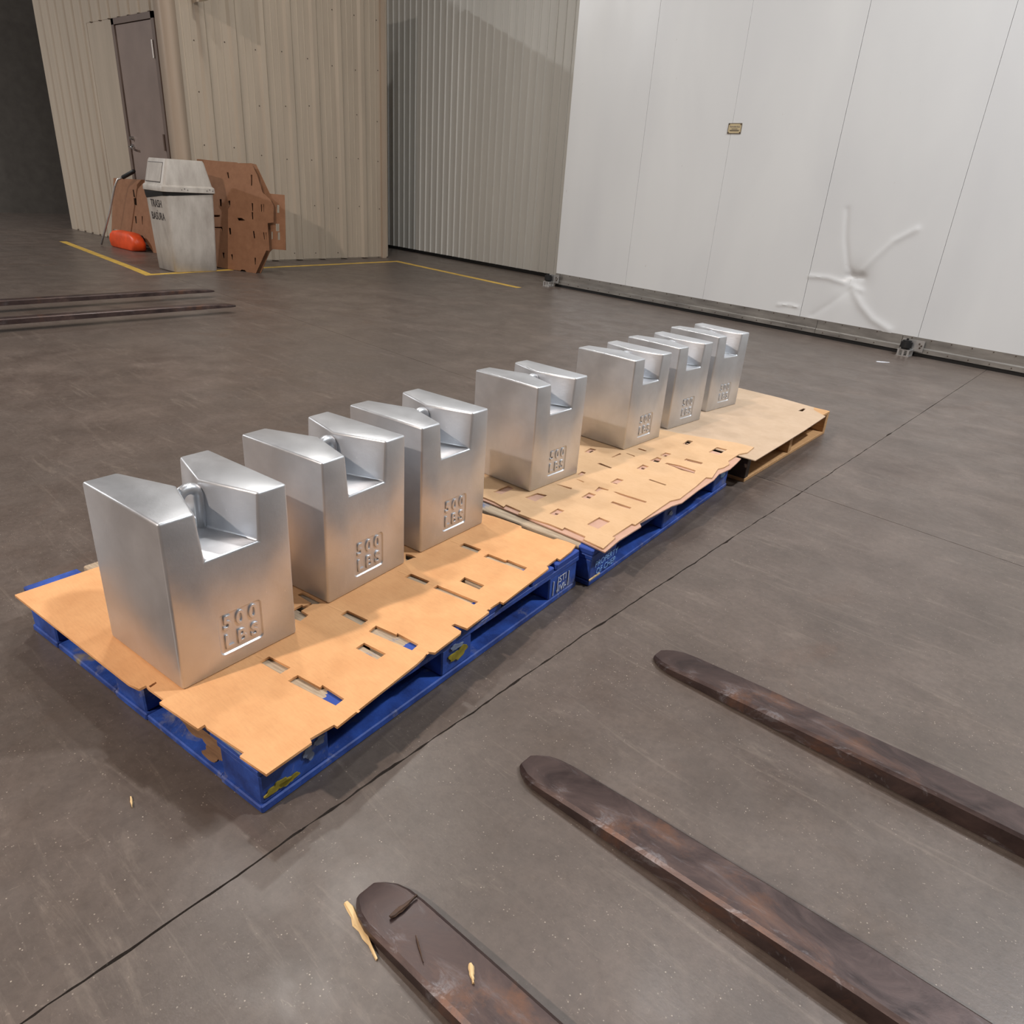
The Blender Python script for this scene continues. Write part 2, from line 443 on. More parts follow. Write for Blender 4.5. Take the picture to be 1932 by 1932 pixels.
for k, (a, b) in enumerate(((.0, 3.62), (3.624, 4.45), (4.454, 5.75))):
    bm = bmesh.new(); prof2 = [(-.003, .17), (-.003, .085), (-.016, .075), (-.016, .035), (.03, .03), (.03, .17)]
    A = [bm.verts.new((a, y, z)) for y, z in prof2]; B = [bm.verts.new((b, y, z)) for y, z in prof2]
    for i in range(6): bm.faces.new((A[i], B[i], B[(i+1) % 6], A[(i+1) % 6]))
    bm.faces.new(A[::-1]); bm.faces.new(B)
    kp = from_bm('kick_plate', bm, 'stainless', door)
    n = int((b-a)/.17)
    bm = bmesh.new()
    for j in range(n):
        for z, y in ((.158, -.004), (.055, -.017)):
            bmesh.ops.create_icosphere(bm, subdivisions=1, radius=.006, matrix=Matrix.Translation((a+.08+j*.17, y, z)))
    from_bm('rivets', bm, 'screw', kp)
box('rubber_seal', 0, 5.75, .0, .04, 0, .03, 'black', door)
# name plate on the door
npz = 1.879; npx = lx(-3.861)
pl = bpy.data.objects.new('name_plate', None); link(pl); pl.parent = door; pl.location = (npx, -.001, npz)
box('plate', -.078, .078, -.004, 0, -.048, .048, 'brass', pl, .0015)
for (a, b, c, d) in ((-.078, .078, .043, .048), (-.078, .078, -.048, -.043), (-.078, -.073, -.048, .048), (.073, .078, -.048, .048)):
    box('border', a, b, -.0052, -.0035, c, d, 'screw', pl)
for sx in (-1, 1):
    for sz in (-1, 1):
        bm = bmesh.new(); bmesh.ops.create_icosphere(bm, subdivisions=1, radius=.006, matrix=Matrix.Translation((sx*.066, -.005, sz*.037)))
        from_bm('plate_screw', bm, 'screw', pl)
me = text_mesh('Thermolite Door', .0175, .0004); o = mesh_obj('print', me, 'navy', pl); o.rotation_euler = (R(90), 0, 0); o.location = (0, -.0046, .015)
for z, hw in ((-.006, .034), (-.017, .056), (-.0235, .05)):
    box('print_line', -hw, hw, -.0048, -.004, z-.0022, z+.0022, 'ink', pl)
# floor guide rollers of the door
def guide(lxp, label):
    e = empty('floor_guide_roller'); e.location = D0 + Matrix.Rotation(DA, 3, 'Z') @ Vector((lxp, -.09, 0)); e.rotation_euler = (0, 0, DA)
    bm = bmesh.new(); add_box(bm, -.075, .04, -.045, .045, 0, .008); add_box(bm, -.075, .04, .037, .045, .008, .15)
    for k in (-.06, -.017, .026): add_box(bm, k-.009, k+.009, -.05, -.044, .0, .055)
    add_box(bm, -.075, .04, -.05, .045, .055, .062)
    from_bm('bracket', bm, 'galv', e)
    box('wall_plate', .04, .115, .045, .053, .05, .15, 'galv', e)
    for q in ((.075, .12), (.095, .105), (.085, .085)):
        bm = bmesh.new(); bmesh.ops.create_icosphere(bm, subdivisions=1, radius=.009, matrix=Matrix.Translation((q[0], .043, q[1]))); from_bm('bolt', bm, 'screw', e)
    bm = bmesh.new(); bmesh.ops.create_cone(bm, cap_ends=True, segments=20, radius1=.05, radius2=.05, depth=.075, matrix=Matrix.Translation((-.018, -.012, .105)))
    bmesh.ops.bevel(bm, geom=[e_ for e_ in bm.edges if len(e_.link_faces) == 2 and e_.calc_face_angle(0) > 1], offset=.012, segments=2, affect='EDGES')
    autosmooth(from_bm('roller', bm, 'black', e)); 
    box('roller_pin', -.026, -.01, -.02, -.004, .14, .16, 'black', e)
    tag(e, label, 'door roller')
guide(-.02, 'small galvanised floor guide with black roller at the free edge of the white sliding door')
guide(4.55, 'galvanised floor guide bracket under the dented panel of the white sliding door')

# ---------------------------------------------------------------- beige clad enclosure on the left
WX, WY0, WY1, WH = -9.5, 4.63, 7.81, 3.7
bm = bmesh.new(); add_box(bm, -9.72, WX-.045, WY0+.01, WY1-.01, 0, WH)
wall_left = from_bm('wall_left', bm, 'beige'); struct(wall_left, 'beige ribbed metal siding on the enclosure wall')
prof3 = [(0, 0), (.07, 0), (.075, .004), (.085, .004), (.09, 0), (.165, 0), (.17, .004), (.18, .004), (.185, 0), (.255, 0), (.285, .032), (.35, .032), (.38, 0), (.3895, 0)]
holder = []
y = WY0 + .13
for k, wdt in enumerate((1.17, 1.17, .78)):
    o = ribbed_panel('siding_panel', 0, wdt, .39, prof3, .015, WH, 'beige', wall_left)
    o.location = (WX-.034, y, 0); o.rotation_euler = (0, 0, R(90))
    bm = bmesh.new()
    for sy in range(int(round(wdt/.39))):
        for z in (.06, .75, 1.35, 1.95, 2.55, 3.15):
            if random.random() < .75:
                bmesh.ops.create_icosphere(bm, subdivisions=1, radius=.008, matrix=Matrix.Translation((sy*.39+.225+random.uniform(-.03, .01), -.002, z+random.uniform(-.05, .05))))
    from_bm('siding_screws', bm, 'screw', o)
    y += wdt
box('enclosure_shade_core', -14.4, -11.3, 5.17, 8.7, 0, 4.4, 'beige', wall_left)  # unseen rear mass, added and raised to cast shade on the ribbed wall
box('enclosure_shade_core', -11.295, -9.73, 5.17, 7.79, 0, 3.69, 'beige', wall_left)  # unseen body behind the siding, added to stop light reaching the ribbed wall
# corner trims
tr = mesh_obj('corner_trim', sheet_mesh('corner_trim', [(-9.725, WY0-.012), (WX+.004, WY0-.012), (WX+.004, WY0+.135), (WX-.04, WY0+.135), (WX-.04, WY0+.008), (-9.725, WY0+.008)], (), WH-.002), 'beige_trim', wall_left)
box('corner_trim', WX-.05, WX+.006, WY1-.07, WY1+.006, 0, WH, 'beige_trim', wall_left)
# recessed wall with the door
DY = 5.0
bm = bmesh.new(); add_box(bm, -14.5, -11.72, DY, DY+.15, 0, WH); add_box(bm, -11.72, -10.0, DY, DY+.15, 2.86, WH); add_box(bm, -10.52, -9.73, DY, DY+.15, 0, 2.86)
wd2 = from_bm('wall_side', bm, 'beige'); struct(wd2, 'beige siding wall around the grey door')
prof4 = [(0, 0), (.12, 0), (.14, .02), (.2, .02), (.22, 0), (.299, 0)]
for k in range(6):
    o = ribbed_panel('siding_panel', 0, .9, .3, prof4, .02 if k < 2 else 2.87, WH, 'beige', wd2); o.location = (-14.4 + k*.9 + (.0 if k < 2 else .0), DY-.004, 0)
door2 = bpy.data.objects.new('door_2', None); link(door2); door2.location = (0, 0, 0); struct(door2, 'grey-brown steel door with chrome lever in a dark frame')
box('door_leaf', -11.66, -10.585, DY-.012, DY+.035, .01, 2.785, 'greydoor', door2, .003)
bm = bmesh.new(); add_box(bm, -10.58, -10.5, DY-.03, DY+.1, 0, 2.86); add_box(bm, -11.74, -10.5, DY-.03, DY+.1, 2.79, 2.86); add_box(bm, -11.74, -11.665, DY-.03, DY+.1, 0, 2.86)
from_bm('door_frame', bm, 'doorframe', door2)
for z in (2.46, 1.4, .35):
    bm = bmesh.new(); add_box(bm, -10.63, -10.585, DY-.034, DY-.012, z-.09, z+.09, .003)
    bmesh.ops.create_cone(bm, cap_ends=True, segments=10, radius1=.014, radius2=.014, depth=.2, matrix=Matrix.Translation((-10.59, DY-.04, z)))
    from_bm('hinge', bm, 'galv' if z > 2 else 'doorframe', door2)
lv = bpy.data.objects.new('door_lever', None); link(lv, door2); lv.location = (-11.6, DY-.012, 1.33)
bm = bmesh.new(); bmesh.ops.create_cone(bm, cap_ends=True, segments=20, radius1=.04, radius2=.036, depth=.02, matrix=Matrix.Translation((0, -.01, 0)) @ Matrix.Rotation(R(90), 4, 'X'))
from_bm('rose', bm, 'chrome', lv)
tube('lever', [(0, -.01, 0), (0, -.055, 0), (.02, -.065, 0), (.15, -.066, -.012)], .013, 'chrome', lv)
bm = bmesh.new(); bmesh.ops.create_cone(bm, cap_ends=True, segments=16, radius1=.03, radius2=.018, depth=.05, matrix=Matrix.Translation((.02, -.02, .11)) @ Matrix.Rotation(R(90), 4, 'X'))
from_bm('lock_cylinder', bm, 'chrome', lv)

# remaining shell of the hall (behind and beside the camera)
struct(box('wall_right', 6, 6.2, -9, 10, 0, 7.2, 'wallgrey'), 'plain grey warehouse wall')
struct(box('wall_front', -18, 6.2, -9.2, -9, 0, 7.2, 'wallgrey'), 'plain grey warehouse wall')
struct(box('wall_far_left', -18.2, -18, -9.2, 10, 0, 7.2, 'wallgrey'), 'plain grey warehouse wall')
struct(box('ceiling', -18.2, 6.2, -9.2, 10, 7.2, 7.3, 'ceiling'), 'grey warehouse ceiling')

# ---------------------------------------------------------------- pallets
def block_pallet(loc, rz, H, L, label, worn=()):
    e = empty('block_pallet', (loc[0], loc[1], 0), rz); tag(e, label, 'pallet', 'blue block pallets')
    W = 1.016; k = H/.1435
    tb, tk, ts, td = .02*k, .102*k, .119*k, H-.002     # bottom board, block, stringer, deck heights
    for x in (-.14, -(W/2)-.07, -W): box('bottom_board', x, x+.14, 0, L, .0, tb, 'blue', e, .003, .0015)
    for y0 in (0.002, L/2-.07, L-.142):
        for xa, xb in ((-(W/2)+.07, -.14), (-W+.14, -(W/2)-.07)): box('bottom_board', xa+.001, xb-.001, y0, y0+.14, .001, tb-.001, 'blue', e, .003, .001)
    for x in (-.14, -(W/2)-.07, -W):
        for y0, yl in ((.004, .18), (L/2-.06, .125), (L-.17, .165)): box('block', x+.003, x+.137, y0, y0+yl, tb, tk, 'blue', e, .004, .0015)
        box('stringer_board', x, x+.14, 0, L, tk, ts, 'blue', e, .002, .001)
    pt = (L-.3)/7; ys = [(0, .14)] + [(.158 + k*pt, .158 + k*pt + pt-.016) for k in range(7)] + [(L-.14, L)]
    for i, (a, b) in enumerate(ys): box('deck_board', -W, 0, a, b, ts, td, 'deck' if i in worn or 0 < i < len(ys)-1 else 'blue', e, .003, .0015)
    return e
palA = block_pallet((-1.054, .529), R(5.47), .141, 1.25, 'blue block pallet under the three weights on the warmest brown cardboard sheet', (8,))
palB = block_pallet((-1.142, 1.802), R(4.83), .1385, 1.245, 'blue block pallet with stencilled lettering, next to the raw pine pallet', (0,))
# stencilled marks on the corner blocks that face the joint
def mark(parent, body, y, z, size, mat, x=.0022, ext=.0004, line=1):
    o = mesh_obj('stencil', text_mesh(body, size, ext, line=line), mat, parent); o.rotation_euler = (R(90), 0, R(90)); o.location = (x, y, z); return o
mark(palB, 'PROPERTY\nOF CHEP', .108, .055, .033, 'letter', x=.0005, line=.95)
box('splintered_edge', -.002, .002, .0, .07, .0225, .0275, 'splinter', palB)
mark(palA, 'ISTI\n-IVI-', 1.15, .058, .034, 'lwhite', x=.0005)
for yy in (1.1, 1.125, 1.19): box('paint_scrape', -.002, .0006, yy, yy+.003, .03, .03+random.uniform(.03, .06), 'lwhite', palA)

def scuff(parent, y, z, ry, rz_, mat, seed, side='x', n=36):
    rnd = random.Random(seed)
    ph = [rnd.uniform(0, 6) for _ in range(3)]; pts = []
    for k in range(n):
        a = 2*math.pi*k/n; q = .85 + .22*math.sin(2*a+ph[0]) + .16*math.sin(3*a+ph[1]) + .1*math.sin(7*a+ph[2]) + rnd.uniform(-.06, .06); pts.append((ry*q*math.cos(a), rz_*q*math.sin(a)))
    o = mesh_obj('paint_scuff', sheet_mesh('paint_scuff', pts, (), .0034), mat, parent)
    if side == 'x': o.rotation_euler = (R(90), 0, R(90)); o.location = (-.0045+.0032-.0008, y, z)
    elif side == 'y': o.rotation_euler = (R(90), 0, 0); o.location = (y, .0032, z)
    else: o.location = (y[0], y[1], z)
    return o
M['yscuff'] = plain('yellow_paint_smear', (142, 128, 38), .6, var=.4, scale=30)
M['gscuff'] = plain('grey_scraped_paint', (120, 132, 158), .6, var=.3, scale=40)
scuff(palA, .045, .045, .03, .014, 'yscuff', 3); scuff(palA, .07, .04, .025, .01, 'yscuff', 4)
scuff(palA, .125, .075, .016, .018, 'gscuff', 5); scuff(palA, .155, .09, .02, .01, 'gscuff', 6)
scuff(palA, .63, .062, .035, .022, 'yscuff', 8); scuff(palA, .62, .09, .025, .01, 'gscuff', 9)
scuff(palB, 1.16, .085, .03, .018, 'letter', 10); scuff(palB, .62, .07, .02, .012, 'gscuff', 12)
scuff(palA, (-.26, .055), .0165, .09, .03, 'pineB', 14, 'z'); scuff(palA, (-.2, .03), .0171, .05, .018, 'pineB', 15, 'z')
scuff(palA, -.08, .131, .05, .006, 'gscuff', 16, 'y'); scuff(palA, -.2, .131, .07, .004, 'gscuff', 17, 'y')
palC = empty('wood_pallet', (-1.216, 3.164, 0), R(1.37)); tag(palC, 'raw pine stringer pallet at the far end of the row, by the floor joint crossing', 'pallet')
Lc, Wc = 1.15, 1.016
for y0 in (0, Lc/2-.02, Lc-.04): box('stringer', -Wc, 0, y0, y0+.04, 0.018, .1203, 'pinedark' if y0 == 0 else 'pine', palC, .002, .0008)
for i in range(7):
    x = -.1 - i*(Wc-.1)/6; box('deck_board', x, x+.1, 0, Lc, .1203, .138, 'pine', palC, .002, .0008)
for x in (-.1, -.4, -.65, -Wc): box('bottom_board', x, x+.1, 0, Lc, 0, .018, 'pine', palC, .002, .0008)
for a in ((-.33, -.24, .055, .1),): 
    for q in ((a[0], a[1], a[2], a[2]+.003), (a[0], a[1], a[3]-.003, a[3]), (a[0], a[0]+.003, a[2], a[3]), (a[1]-.003, a[1], a[2], a[3])):
        box('stamp_frame', q[0]+.17, q[1]+.17, -.0012, .0, q[2], q[3], 'black', palC)

# ---------------------------------------------------------------- cardboard sheets on the pallets
A_OUT = [(-1.458, .453), (-1.424, .462), (-1.426, .478), (-1.414, .477), (-1.354, .484), (-1.35, .473), (-1.217, .492), (-1.219, .508), (-1.207, .506), (-1.09, .523), (-1.087, .512), (-1.008, .523), (-1.021, .635), (-1.033, .639), (-1.033, .699), (-1.023, .7), (-1.072, .969), (-1.079, .996), (-1.089, 1.021), (-1.075, 1.031), (-1.092, 1.137), (-1.097, 1.145), (-1.134, 1.144), (-1.133, 1.157), (-1.095, 1.165), (-1.111, 1.267), (-1.121, 1.267), (-1.127, 1.329), (-1.115, 1.33), (-1.145, 1.52), (-1.156, 1.585), (-1.169, 1.59), (-1.179, 1.656), (-1.166, 1.655), (-1.179, 1.732), (-1.194, 1.776), (-1.23, 1.774), (-1.265, 1.766), (-1.27, 1.752), (-1.397, 1.736), (-1.408, 1.746), (-1.437, 1.744), (-1.524, 1.732), (-1.558, 1.722), (-2.1, 1.66), (-2.02, .4)]
A_H = [[(-1.333, .703), (-1.336, .731), (-1.264, .743), (-1.26, .713)], [(-1.226, .711), (-1.229, .739), (-1.156, .75), (-1.16, .759), (-1.086, .765), (-1.081, .738)], [(-1.223, .901), (-1.227, .93), (-1.154, .94), (-1.15, .91)], [(-1.259, .969), (-1.267, 1.0), (-1.199, 1.012), (-1.203, 1.018), (-1.128, 1.024), (-1.121, .996)], [(-1.372, .964), (-1.375, .99), (-1.301, 1.001), (-1.295, .973)], [(-1.532, .938), (-1.532, .955), (-1.456, .965), (-1.454, .952), (-1.464, .941), (-1.456, .9), (-1.426, .902), (-1.416, .871), (-1.439, .863), (-1.477, .888), (-1.48, .918), (-1.471, .917), (-1.47, .941)], [(-1.444, 1.479), (-1.448, 1.507), (-1.381, 1.518), (-1.373, 1.491)], [(-1.342, 1.487), (-1.345, 1.512), (-1.277, 1.52), (-1.278, 1.529), (-1.203, 1.537), (-1.198, 1.514)], [(-1.41, 1.221), (-1.412, 1.248), (-1.342, 1.258), (-1.336, 1.235)], [(-1.308, 1.24), (-1.31, 1.26), (-1.167, 1.282), (-1.165, 1.263)], [(-1.284, 1.324), (-1.291, 1.352), (-1.218, 1.361), (-1.212, 1.333)], [(-1.516, 1.317), (-1.499, 1.326), (-1.477, 1.326), (-1.481, 1.316), (-1.482, 1.288)], [(-1.419, .481), (-1.424, .499), (-1.418, .499), (-1.412, .482)]]
def sheet(name, out, holes, z, t, mat, label, group=None):
    o = mesh_obj(name, sheet_mesh(name, out, holes, t), mat); o.location.z = z
    return tag(o, label, 'cardboard', group)
shA = sheet('cardboard_sheet', A_OUT, A_H, .1411, .0064, 'cardA', 'warm brown slotted cardboard sheet lying on the blue pallet with three weights')
def crease(parent, p0, p1, wd=.005, h=.0007, z=.0064):
    a, b = Vector((*p0, 0)), Vector((*p1, 0)); d = (b-a).normalized(); n = Vector((-d.y, d.x, 0))*wd/2
    bm = bmesh.new(); rg = []
    for q in (a, b): rg.append([bm.verts.new((q+n*1.6).to_3d()), bm.verts.new(q+n*.4+Vector((0, 0, h))), bm.verts.new(q-n*.4+Vector((0, 0, h))), bm.verts.new(q-n*1.6)])
    for k in range(3): bm.faces.new((rg[0][k], rg[0][k+1], rg[1][k+1], rg[1][k]))
    bm.faces.new(rg[0][::-1]); bm.faces.new(rg[1]); bm.faces.new((rg[0][3], rg[0][0], rg[1][0], rg[1][3]))
    bmesh.ops.recalc_face_normals(bm, faces=bm.faces[:])
    o = from_bm('fold_crease', bm, 'cardA' if parent is shA else 'cardB', parent); o.location.z = z
for q in (((-1.262, .728), (-1.229, .727)), ((-1.083, .752), (-1.028, .762)), ((-1.298, .988), (-1.264, .986)), ((-1.124, 1.010), (-1.082, 1.016)), ((-1.374, .976), (-1.43, .968)), ((-1.338, 1.247), (-1.31, 1.25)), ((-1.165, 1.273), (-1.118, 1.28)), ((-1.377, 1.505), (-1.345, 1.5)), ((-1.2, 1.525), (-1.15, 1.53)), ((-1.336, .715), (-1.36, .711)), ((-1.447, 1.492), (-1.49, 1.486)), ((-1.411, 1.235), (-1.45, 1.23))):
    crease(shA, *q)
B_OUT = [(-1.652, 1.826), (-1.61, 1.827), (-1.555, 1.818), (-1.563, 1.84), (-1.489, 1.839), (-1.482, 1.816), (-1.428, 1.82), (-1.349, 1.835), (-1.296, 1.835), (-1.301, 1.853), (-1.209, 1.851), (-1.201, 1.829), (-1.117, 1.824), (-1.136, 1.923), (-1.148, 1.921), (-1.159, 2.063), (-1.146, 2.064), (-1.167, 2.281), (-1.174, 2.359), (-1.16, 2.406), (-1.171, 2.49), (-1.18, 2.568), (-1.202, 2.703), (-1.182, 2.718), (-1.216, 2.839), (-1.208, 2.88), (-1.21, 2.938), (-1.233, 2.974), (-1.243, 3.106), (-1.226, 3.16), (-1.24, 3.262), (-1.328, 3.254), (-1.56, 3.156), (-1.659, 3.132), (-2.2, 3.03), (-2.1, 1.78)]
B_H = [[(-1.723, 2.543), (-1.734, 2.607), (-1.705, 2.613), (-1.696, 2.551)], [(-1.605, 2.585), (-1.608, 2.657), (-1.598, 2.658), (-1.597, 2.585)], [(-1.598, 2.466), (-1.593, 2.482), (-1.525, 2.477), (-1.526, 2.463)], [(-1.576, 2.294), (-1.584, 2.337), (-1.564, 2.34), (-1.555, 2.294)], [(-1.593, 2.682), (-1.585, 2.686), (-1.542, 2.685), (-1.542, 2.674)], [(-1.594, 2.775), (-1.588, 2.79), (-1.548, 2.791), (-1.548, 2.777)], [(-1.453, 2.554), (-1.461, 2.618), (-1.431, 2.618), (-1.425, 2.557)], [(-1.436, 2.331), (-1.442, 2.39), (-1.414, 2.395), (-1.407, 2.334)], [(-1.348, 2.48), (-1.348, 2.491), (-1.27, 2.493), (-1.27, 2.481)], [(-1.475, 2.786), (-1.478, 2.839), (-1.451, 2.846), (-1.448, 2.788)], [(-1.489, 3.015), (-1.501, 3.088), (-1.476, 3.097), (-1.467, 3.027)], [(-1.372, 2.818), (-1.374, 2.845), (-1.297, 2.857), (-1.294, 2.833)], [(-1.35, 3.011), (-1.358, 3.111), (-1.309, 3.119), (-1.302, 3.02)], [(-1.469, 2.687), (-1.471, 2.754), (-1.448, 2.753), (-1.431, 2.705), (-1.436, 2.688)], [(-1.405, 2.708), (-1.403, 2.724), (-1.348, 2.741), (-1.272, 2.742), (-1.258, 2.704), (-1.317, 2.695), (-1.362, 2.705)], [(-1.426, 2.207), (-1.439, 2.255), (-1.395, 2.261), (-1.393, 2.251), (-1.416, 2.243), (-1.413, 2.208)], [(-1.372, 2.258), (-1.365, 2.265), (-1.325, 2.268), (-1.23, 2.278), (-1.228, 2.262), (-1.322, 2.249)], [(-1.422, 2.114), (-1.43, 2.176), (-1.399, 2.179), (-1.392, 2.121)], [(-1.318, 2.159), (-1.318, 2.176), (-1.239, 2.183), (-1.236, 2.165)], [(-1.55, 2.25), (-1.54, 2.253), (-1.507, 2.252), (-1.509, 2.242)], [(-1.675, 1.89), (-1.679, 1.98), (-1.647, 1.983), (-1.639, 1.898)], [(-1.562, 1.945), (-1.557, 2.014), (-1.519, 2.026), (-1.511, 1.945)], [(-1.567, 2.141), (-1.558, 2.145), (-1.5, 2.161), (-1.495, 2.145)], [(-1.409, 1.902), (-1.416, 1.961), (-1.387, 1.964), (-1.381, 1.904)], [(-1.264, 1.933), (-1.269, 2.016), (-1.222, 2.017), (-1.215, 1.934)]]
def slit(x, y, l, w_, a):   # narrow cut in the underlay
    c, s_ = math.cos(a), math.sin(a); return [(x+c*u-s_*v, y+s_*u+c*v) for u, v in ((-l/2, -w_/2), (l/2, -w_/2), (l/2, w_/2), (-l/2, w_/2))]
under = [(-1.62, 1.815), (-1.2, 1.822), (-1.103, 1.815), (-1.122, 1.93), (-1.13, 2.08), (-1.15, 2.1), (-1.15, 2.33), (-1.14, 2.39), (-1.16, 2.56), (-1.172, 2.72), (-1.19, 2.8), (-1.186, 2.9), (-1.2, 2.99), (-1.215, 3.07), (-1.5, 3.05), (-2.15, 2.99), (-2.1, 1.79)]
uh = [slit(-1.404, 2.148, .03, .016, .1), slit(-1.42, 2.345, .02, .014, .3), slit(-1.436, 2.59, .026, .018, .2), slit(-1.457, 2.815, .022, .02, .2), slit(-1.392, 1.93, .02, .012, .3), slit(-1.479, 3.05, .022, .022, 0), slit(-1.33, 2.838, .07, .022, .15), slit(-1.309, 2.486, .07, .012, .03), slit(-1.56, 2.472, .06, .014, .0), slit(-1.33, 2.716, .13, .02, .0), slit(-1.51, 2.0, .016, .02, .3), slit(-1.45, 2.72, .03, .03, .3), slit(-1.28, 2.17, .03, .012, .1), slit(-1.712, 2.585, .014, .03, 0)]
sheet('cardboard_sheet', under, uh, .1386, .0044, 'cardIn', 'cardboard underlay tinted pinkish for shade, showing through the slots on the middle blue pallet')
sheet('cardboard_sheet', B_OUT, B_H, .1431, .0057, 'cardB', 'tan die-cut cardboard with ragged edges lying uppermost on the middle blue pallet')
C_OUT = [(-1.159, 3.10), (-1.175, 3.472), (-1.19, 3.783), (-1.214, 4.154), (-1.308, 4.231), (-1.331, 4.291), (-1.561, 4.325), (-1.823, 4.33), (-2.2, 4.335), (-2.2, 3.09), (-1.6, 3.09)]
C_H = [[(-1.363, 4.128), (-1.363, 4.215), (-1.35, 4.212), (-1.34, 4.141)]]
oc = sheet('cardboard_sheet', C_OUT, C_H, .1389, .0039, 'cardC', 'plain greyish brown cardboard sheet on the raw pine pallet')

# ---------------------------------------------------------------- cast test weights
WW, WD, WHt = .314, .309, .4107
def weight_body():
    bm = bmesh.new(); W, D, H = WW, WD, WHt; n0, n1, b0, b1, nz = .083, .229, .131, .182, .292
    v = lambda x, y, z: bm.verts.new((x, y, z))
    B = [v(0, 0, 0), v(0, D, 0), v(-W, D, 0), v(-W, 0, 0)]; T = [v(0, 0, H), v(0, D, H), v(-W, D, H), v(-W, 0, H)]
    na = [v(0, n0-.004, H), v(-W/2, b0, H), v(-W, n0-.004, H)]; fa = [v(0, n1+.002, H), v(-W/2, b1, H), v(-W, n1+.002, H)]
    nb = [v(0, n0+.006, nz), v(-W/2, b0, nz), v(-W, n0+.006, nz)]; fb = [v(0, n1-.004, nz), v(-W/2, b1, nz), v(-W, n1-.004, nz)]
    F = bm.faces.new
    F(B[::-1]); F((B[0], T[0], T[3], B[3])); F((B[1], B[2], T[2], T[1]))
    F((B[0], B[1], T[1], fa[0], fb[0], nb[0], na[0], T[0])); F((B[2], B[3], T[3], na[2], nb[2], fb[2], fa[2], T[2]))
    F((T[0], na[0], na[1], na[2], T[3])); F((T[1], T[2], fa[2], fa[1], fa[0]))
    for a, b in ((na, nb),):
        F((a[0], b[0], b[1], a[1])); F((a[1], b[1], b[2], a[2]))
    F((fa[0], fa[1], fb[1], fb[0])); F((fa[1], fa[2], fb[2], fb[1])); F((nb[0], fb[0], fb[1], fb[2], nb[2], nb[1]))
    bmesh.ops.recalc_face_normals(bm, faces=bm.faces[:])
    me = bpy.data.meshes.new('body'); bm.to_mesh(me); bm.free()
    o = bpy.data.objects.new('body', me); COL.objects.link(o)
    # recessed square for the lettering
    bm = bmesh.new(); q0 = rrect(.1575, .0905, .0575, .0535, .012); q1 = rrect(.1575, .0905, .0545, .0505, .010)
    loft(bm, [[(.01, y, z) for y, z in rrect(.1575, .0905, .066, .062, .015)], [(-.0035, y, z) for y, z in q1]])
    bmesh.ops.recalc_face_normals(bm, faces=bm.faces[:])
    cm = bpy.data.meshes.new('cut'); bm.to_mesh(cm); bm.free(); co = bpy.data.objects.new('cut', cm); COL.objects.link(co)
    bo = o.modifiers.new('b', 'BOOLEAN'); bo.object = co; bo.operation = 'DIFFERENCE'; bo.solver = 'EXACT'
    bv = o.modifiers.new('v', 'BEVEL'); bv.width = .0065; bv.segments = 3; bv.limit_method = 'ANGLE'; bv.angle_limit = R(50); bv.use_clamp_overlap = True
    dg = bpy.context.evaluated_depsgraph_get(); dg.update()
    out = bpy.data.meshes.new_from_object(o.evaluated_get(dg))
    bpy.data.objects.remove(o); bpy.data.objects.remove(co)
    return out
body_me = weight_body(); body_me.materials.clear(); body_me.materials.append(M['weight'])
def lettering():
    bm = bmesh.new()
    for row, z in (('500', .117), ('LBS', .067)):
        for k, ch in enumerate(row):
            me = text_mesh(ch, .049, .0024, .0019)
            t_ = bmesh.new(); t_.from_mesh(me); bpy.data.meshes.remove(me)
            t_.transform(Matrix.Translation((-.0035, .124 + k*.034, z)) @ Matrix.Rotation(R(90), 4, 'Z') @ Matrix.Rotation(R(90), 4, 'X') @ Matrix.Scale(.92, 4, (1, 0, 0)))
            tm = bpy.data.meshes.new('x'); t_.to_mesh(tm); t_.free(); bm.from_mesh(tm); bpy.data.meshes.remove(tm)
    me = bpy.data.meshes.new('lettering'); bm.to_mesh(me); bm.free(); me.materials.append(M['weight']); return me
let_me = lettering()
WLAB = ['silver 500 lb weight at the open corner of the warm brown cardboard, ending the row',
        'silver 500 lb weight, middle of the three on the warm brown cardboard',
        'silver 500 lb weight on the warm brown cardboard, the one next to the middle pallet',
        'silver 500 lb weight standing alone on the ragged tan cardboard, next to the three-weight pallet',
        'silver 500 lb weight on the ragged tan cardboard, next to the raw pine pallet',
        'silver 500 lb weight on the greyish cardboard, next to the middle blue pallet',
        'silver 500 lb weight at the end of the row with bare greyish cardboard beside it']
WPOS = [(-1.3532, .5270, .0799), (-1.4353, .9714, .1271), (-1.4897, 1.3543, .0748), (-1.5819, 1.9965, .0061), (-1.6204, 2.7074, -.0089), (-1.6613, 3.1693, -.0625), (-1.6906, 3.6358, -.1013)]
handle_me = None
for i, ((x, y, a), lab) in enumerate(zip(WPOS, WLAB)):
    z = .1489 if i in (3, 4) else .1429 if i > 4 else .1476
    e = empty('test_weight', (x, y, z), a); tag(e, lab, 'weight', 'cast 500 lb test weights in a row')
    b = bpy.data.objects.new('body', body_me); link(b, e)
    if i == 0: autosmooth(b, 40)
    l_ = bpy.data.objects.new('lettering', let_me); link(l_, e); l_['label'] = 'raised 500 LBS lettering in a recessed square'
    if handle_me is None:
        pts = [(-.157, .131, .288), (-.157, .131, .36)] + [(-.157, .1565 - .0255*math.cos(R(t_)), .37 + .0245*math.sin(R(t_))) for t_ in range(0, 181, 20)] + [(-.157, .182, .36), (-.157, .182, .288)]
        hd = tube('handle', pts, .0135, 'weight', e); handle_me = hd.data
    else: hd = bpy.data.objects.new('handle', handle_me); link(hd, e)

